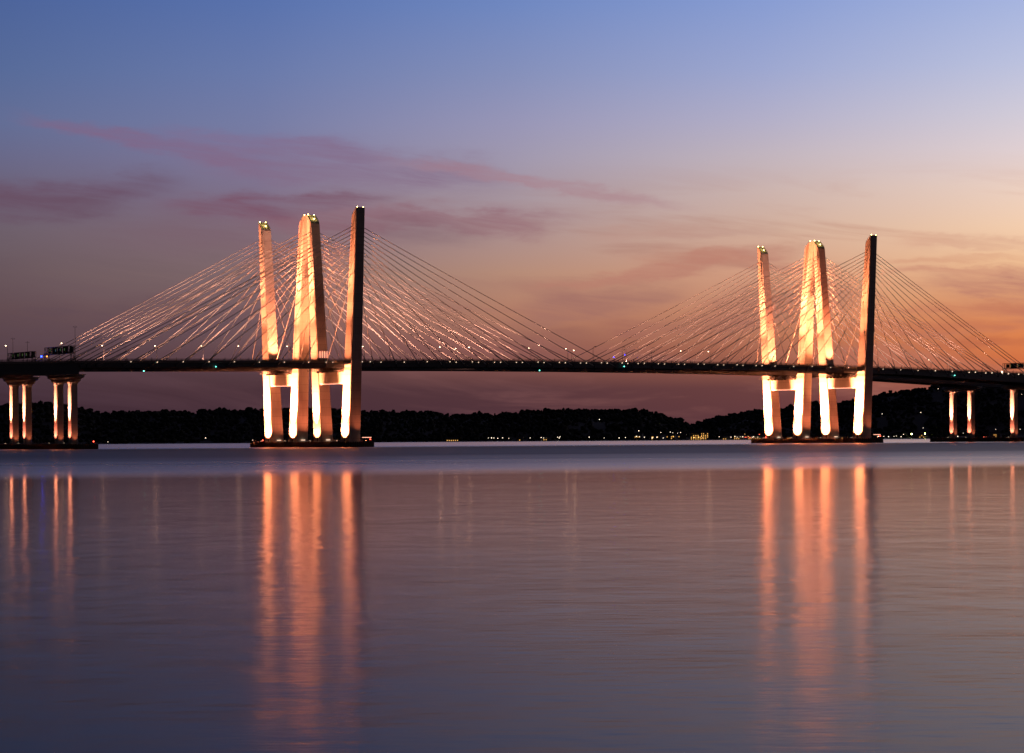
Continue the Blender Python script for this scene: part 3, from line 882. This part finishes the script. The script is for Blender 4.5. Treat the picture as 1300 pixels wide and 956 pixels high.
# ---- woodland covering the hills
def woodland():
    phi = (1+5**.5)/2
    ico = np.array([(-1,phi,0),(1,phi,0),(-1,-phi,0),(1,-phi,0),(0,-1,phi),(0,1,phi),(0,-1,-phi),(0,1,-phi),(phi,0,-1),(phi,0,1),(-phi,0,-1),(-phi,0,1)], float)
    ico /= np.linalg.norm(ico[0])
    tri = np.array([(0,11,5),(0,5,1),(0,1,7),(0,7,10),(0,10,11),(1,5,9),(5,11,4),(11,10,2),(10,7,6),(7,1,8),(3,9,4),(3,4,2),(3,2,6),(3,6,8),(3,8,9),(4,9,5),(2,4,11),(6,2,10),(8,6,7),(9,8,1)])
    # one subdivision
    vs = [tuple(v) for v in ico]; cache = {}
    def midp(a, b):
        key = (min(a, b), max(a, b))
        if key not in cache:
            v = (np.array(vs[a])+np.array(vs[b])); v /= np.linalg.norm(v); vs.append(tuple(v)); cache[key] = len(vs)-1
        return cache[key]
    tt = []
    for a, b, c in tri:
        x, y, z = midp(a, b), midp(b, c), midp(c, a)
        tt += [(a, x, z), (b, y, x), (c, z, y), (x, y, z)]
    base = np.array(vs); tt = np.array(tt)
    la = np.array(lamps_at)
    K_, D_, W_ = [], [], []
    for which, k0, k1, sh, rd in ((1, -.42, .088, SH1, RD1), (2, .055, .46, SH2, RD2)):
        # ridge line dense, slope sparser
        n1 = int((k1-k0)*rd/1.5)
        K_.append(rng.uniform(k0, k1, n1)); D_.append(rd + rng.normal(0, 28, n1)); W_.append(np.full(n1, which))
        n2 = 9000
        K_.append(rng.uniform(k0, k1, n2)); D_.append(sh+35 + (rd-sh-35)*rng.uniform(0, 1, n2)**1.0); W_.append(np.full(n2, which))
        n3 = int((k1-k0)*sh/11)
        K_.append(rng.uniform(k0, k1, n3)); D_.append(sh+12+rng.uniform(0, 30, n3)); W_.append(np.full(n3, which))
    K_, D_, W_ = map(np.concatenate, (K_, D_, W_))
    z = np.where(W_ == 1, terrain(K_, D_, 1), terrain(K_, D_, 2))
    keep = z > .6
    for i in range(len(K_)):
        if keep[i]:
            b = (np.abs(la[:, 0]-K_[i])*D_[i] < 12) & (D_[i] < la[:, 1]+8) & (D_[i] > la[:, 1]-260)
            if b.any(): keep[i] = False
    K_, D_, z = K_[keep], D_[keep], z[keep]
    n = len(K_)
    s = np.clip(rng.lognormal(-.3, .34, n), .35, 1.6)
    rad = np.stack([s*rng.uniform(2.6, 6.0, n), s*rng.uniform(2.6, 6.0, n), s*rng.uniform(2.6, 4.6, n)], -1)
    V = base[None]*rad[:, None]*rng.uniform(.6, 1.3, (n, len(base), 1))
    V += np.stack([K_*D_, D_, z + s*TREE*.45], -1)[:, None]
    T = tt[None] + (np.arange(n)*len(base))[:, None, None]
    V = V.reshape(-1, 3); T = T.reshape(-1, 3)
    me = bpy.data.meshes.new('woodland')
    me.vertices.add(len(V)); me.vertices.foreach_set('co', V.ravel())
    me.loops.add(T.size); me.loops.foreach_set('vertex_index', T.ravel())
    me.polygons.add(len(T)); me.polygons.foreach_set('loop_start', np.arange(0, T.size, 3))
    me.update(); me.validate()
    me.materials.append(plain('far foliage', (.026, .032, .018), .9, 0, .8, .02))
    o = bpy.data.objects.new('woodland', me); C.objects.link(o)
    tag(o, 'dark woods covering the far hills and their ridge lines', 'woods', kind='stuff')
woodland()

# ------------------------------------------------------------------ sky
def px_dir(px, py):
    k, t = ray(px, py)
    return math.atan(k), math.atan(t/math.sqrt(1+k*k))
W = bpy.data.worlds.new('World'); S.world = W; W.use_nodes = True
T = NT(W.node_tree); W.node_tree.nodes.clear()
gen = T.n('ShaderNodeTexCoord').outputs['Generated']
sp = T.n('ShaderNodeSeparateXYZ'); T.put(sp.inputs[0], gen)
az = T.m('ARCTAN2', sp.outputs[0], sp.outputs[1])
el = T.m('ARCSINE', sp.outputs[2])
# sky colours: rows of elevation for five bearings
COLS = {
    -.20: [(0, (52, 37, 50)), (.02, (58, 41, 54)), (.035, (74, 56, 68)), (.05, (92, 70, 78)), (.066, (100, 82, 90)), (.082, (104, 90, 104)), (.098, (104, 94, 118)), (.112, (100, 101, 136)), (.125, (94, 106, 148)), (.145, (82, 103, 152)), (.172, (71, 96, 153)), (.25, (64, 56, 82)), (.4, (28, 27, 46))],
    -.10: [(0, (60, 41, 52)), (.02, (66, 45, 57)), (.035, (92, 66, 76)), (.05, (116, 88, 92)), (.066, (128, 104, 108)), (.082, (126, 104, 118)), (.098, (122, 109, 136)), (.112, (120, 116, 152)), (.125, (113, 120, 162)), (.145, (101, 118, 168)), (.172, (84, 110, 170)), (.25, (68, 60, 86)), (.4, (30, 29, 48))],
    0.0: [(0, (70, 46, 55)), (.02, (80, 51, 60)), (.035, (134, 84, 78)), (.05, (174, 120, 100)), (.066, (178, 136, 118)), (.082, (168, 140, 140)), (.098, (162, 147, 160)), (.112, (156, 148, 172)), (.125, (148, 146, 180)), (.145, (129, 140, 184)), (.172, (107, 132, 190)), (.25, (77, 67, 93)), (.4, (33, 31, 50))],
    .10: [(0, (84, 52, 59)), (.02, (102, 61, 64)), (.035, (164, 98, 78)), (.05, (196, 132, 102)), (.066, (208, 154, 128)), (.082, (206, 170, 152)), (.098, (200, 176, 172)), (.112, (190, 177, 188)), (.125, (176, 172, 198)), (.145, (154, 164, 206)), (.172, (132, 153, 208)), (.25, (87, 75, 101)), (.4, (37, 34, 53))],
    .20: [(0, (104, 60, 66)), (.018, (142, 74, 66)), (.03, (206, 110, 68)), (.043, (224, 134, 82)), (.055, (226, 160, 114)), (.068, (238, 190, 148)), (.082, (240, 202, 172)), (.098, (232, 205, 192)), (.112, (220, 204, 208)), (.125, (206, 200, 214)), (.145, (184, 190, 220)), (.172, (160, 176, 221)), (.25, (98, 84, 108)), (.4, (41, 37, 56))],
}
f = T.m('POWER', T.m('MAXIMUM', T.m('DIVIDE', el, .4), 0), .6, clamp=True)
base = None
keys = sorted(COLS)
for i, a in enumerate(keys):
    r = T.ramp(f, [((e/.4)**.6, lin(c)) for e, c in COLS[a]], 'LINEAR')
    base = r if base is None else T.mix(T.rng(az, keys[i-1], a, 0, 1), base, r)
# streaky unevenness
cvec = T.xyz(T.m('MULTIPLY', az, 9), T.m('MULTIPLY', T.m('ADD', el, T.m('MULTIPLY', az, .08)), 75))
n1 = T.noise(cvec, 1.0, 5, .6, .6)
n2 = T.noise(T.xyz(T.m('MULTIPLY', az, 22), T.m('MULTIPLY', T.m('ADD', el, T.m('MULTIPLY', az, .12)), 190), 4.0), 1.0, 7, .62, .5)
warp = T.m('MULTIPLY', T.m('SUBTRACT', T.noise(T.xyz(T.m('MULTIPLY', az, 16), T.m('MULTIPLY', el, 45), 7.0), 1.0, 6, .6), .5), .020)
warp2 = T.m('MULTIPLY', T.m('SUBTRACT', T.noise(T.xyz(T.m('MULTIPLY', az, 40), T.m('MULTIPLY', el, 130), 2.0), 1.0, 3, .6), .5), .008)
elw = T.m('ADD', el, T.m('ADD', warp, warp2))
low = T.rng(el, .115, .07, 0, 1, True)
sunny = T.rng(az, -.12, .12, .35, 1, True)
cm = T.m('MULTIPLY', T.m('MULTIPLY', T.rng(n1, .46, .68, 0, 1, True), low), T.m('MULTIPLY', sunny, .55))
cloudcol = T.ramp(T.rng(az, -.2, .2, 0, 1), [(0, lin((84, 68, 88))), (.5, lin((150, 100, 98))), (1, lin((184, 116, 98)))])
base = T.mix(cm, base, cloudcol)
def cloud(x0, y0, x1, y1, thick, col, amt, skew=.5):
    """a streak of cloud between two bearings, thick = half height in photo rows"""
    global base
    a0, e0 = px_dir(x0, y0); a1, e1 = px_dir(x1, y1)
    ca, ce = (a0+a1)/2, (e0+e1)/2
    dx, dy = a1-a0, e1-e0; Ln = math.hypot(dx, dy); cx, sx = dx/Ln, dy/Ln
    A = T.m('SUBTRACT', az, ca); E = T.m('SUBTRACT', elw, ce)
    s = T.m('ADD', T.m('MULTIPLY', A, cx), T.m('MULTIPLY', E, sx))
    t = T.m('SUBTRACT', T.m('MULTIPLY', E, cx), T.m('MULTIPLY', A, sx))
    s2 = T.m('POWER', T.m('ABSOLUTE', T.m('DIVIDE', s, Ln/2)), 4)
    t2 = T.m('POWER', T.m('DIVIDE', t, thick/F), 2)
    m = T.m('EXPONENT', T.m('MULTIPLY', T.m('ADD', s2, t2), -1))
    m = T.m('MULTIPLY', T.rng(m, .03, .88, 0, 1, True), T.rng(n2, .32, .62, .35, 1.0))
    base = T.mix(T.m('MULTIPLY', m, amt*.85), base, (*lin(col), 1))
cloud(30, 146, 330, 208, 11, (126, 96, 130), .9)
cloud(200, 166, 480, 200, 13, (128, 102, 138), .7)
cloud(240, 196, 640, 228, 26, (128, 100, 130), .75)
cloud(500, 204, 860, 258, 9, (166, 120, 132), .65)
cloud(-60, 260, 220, 236, 20, (100, 72, 98), .9)
cloud(-120, 264, 150, 262, 18, (98, 72, 94), .7)
cloud(210, 264, 500, 252, 14, (116, 74, 98), .95)
cloud(330, 276, 720, 282, 15, (140, 88, 104), .8)
cloud(120, 300, 620, 292, 24, (114, 86, 102), .5)
cloud(0, 345, 420, 352, 30, (102, 84, 94), .5)
cloud(-40, 415, 360, 402, 34, (84, 66, 82), .6)
cloud(680, 364, 1010, 320, 9, (180, 118, 106), .8)
cloud(740, 302, 990, 290, 10, (186, 144, 134), .6)
cloud(800, 330, 1060, 342, 8, (190, 130, 112), .5)
cloud(660, 400, 870, 370, 22, (150, 102, 100), .7)
cloud(760, 420, 960, 408, 14, (150, 92, 88), .6)
cloud(880, 400, 1100, 378, 22, (162, 102, 94), .65)
cloud(1140, 300, 1330, 308, 9, (208, 156, 134), .65)
cloud(1100, 330, 1420, 322, 7, (206, 144, 118), .55)
cloud(1120, 348, 1420, 340, 8, (194, 130, 112), .75)
cloud(1180, 366, 1480, 360, 16, (172, 108, 104), .9)
cloud(1130, 396, 1400, 388, 11, (184, 108, 90), .75)
cloud(1060, 420, 1330, 412, 10, (182, 104, 84), .65)
cloud(1180, 438, 1420, 436, 9, (176, 92, 70), .7)
cloud(460, 430, 760, 440, 18, (132, 82, 84), .45)
# away from the afterglow the sky is darker
side = T.m('COSINE', T.m('SUBTRACT', az, .35))
dim = T.rng(side, -.3, .93, .05, 1, True)
sky = T.mix(1.0, base, T.xyz(dim, dim, dim), 'MULTIPLY')
nish = T.n('ShaderNodeTexSky', sky_type='NISHITA')
nish.sun_disc = False; nish.sun_elevation = R(-3); nish.sun_rotation = R(18); nish.altitude = 10
bg = T.n('ShaderNodeBackground'); T.put(bg.inputs[0], sky); bg.inputs[1].default_value = 1.0
bg2 = T.n('ShaderNodeBackground'); T.put(bg2.inputs[0], nish.outputs[0]); bg2.inputs[1].default_value = .05
add = T.n('ShaderNodeAddShader'); T.t.links.new(bg.outputs[0], add.inputs[0]); T.t.links.new(bg2.outputs[0], add.inputs[1])
out = T.n('ShaderNodeOutputWorld'); T.t.links.new(add.outputs[0], out.inputs[0])

# last trace of the sun, already at the horizon to the right
sl = bpy.data.lights.new('sun', 'SUN'); sl.energy = .02; sl.angle = R(12); sl.color = (1, .5, .3)
so = bpy.data.objects.new('sun', sl); C.objects.link(so)
dr = Vector((-math.sin(R(18)), -math.cos(R(18)), -math.sin(R(2))))
so.rotation_euler = dr.to_track_quat('-Z', 'Y').to_euler()

# ------------------------------------------------------------------ camera
cd = bpy.data.cameras.new('camera'); co = bpy.data.objects.new('camera', cd); C.objects.link(co)
right = Vector((math.cos(ROLL), 0, -math.sin(ROLL))); up = Vector((math.sin(ROLL), 0, math.cos(ROLL))); back = Vector((0, -1, 0))
mt = Matrix((right, up, back)).transposed().to_4x4(); mt.translation = (0, 0, HC)
co.matrix_world = mt
cd.sensor_width = 36; cd.lens = 36*F/1300
cd.shift_y = (HY-478)/1300
cd.clip_start = .5; cd.clip_end = 120000
S.camera = co
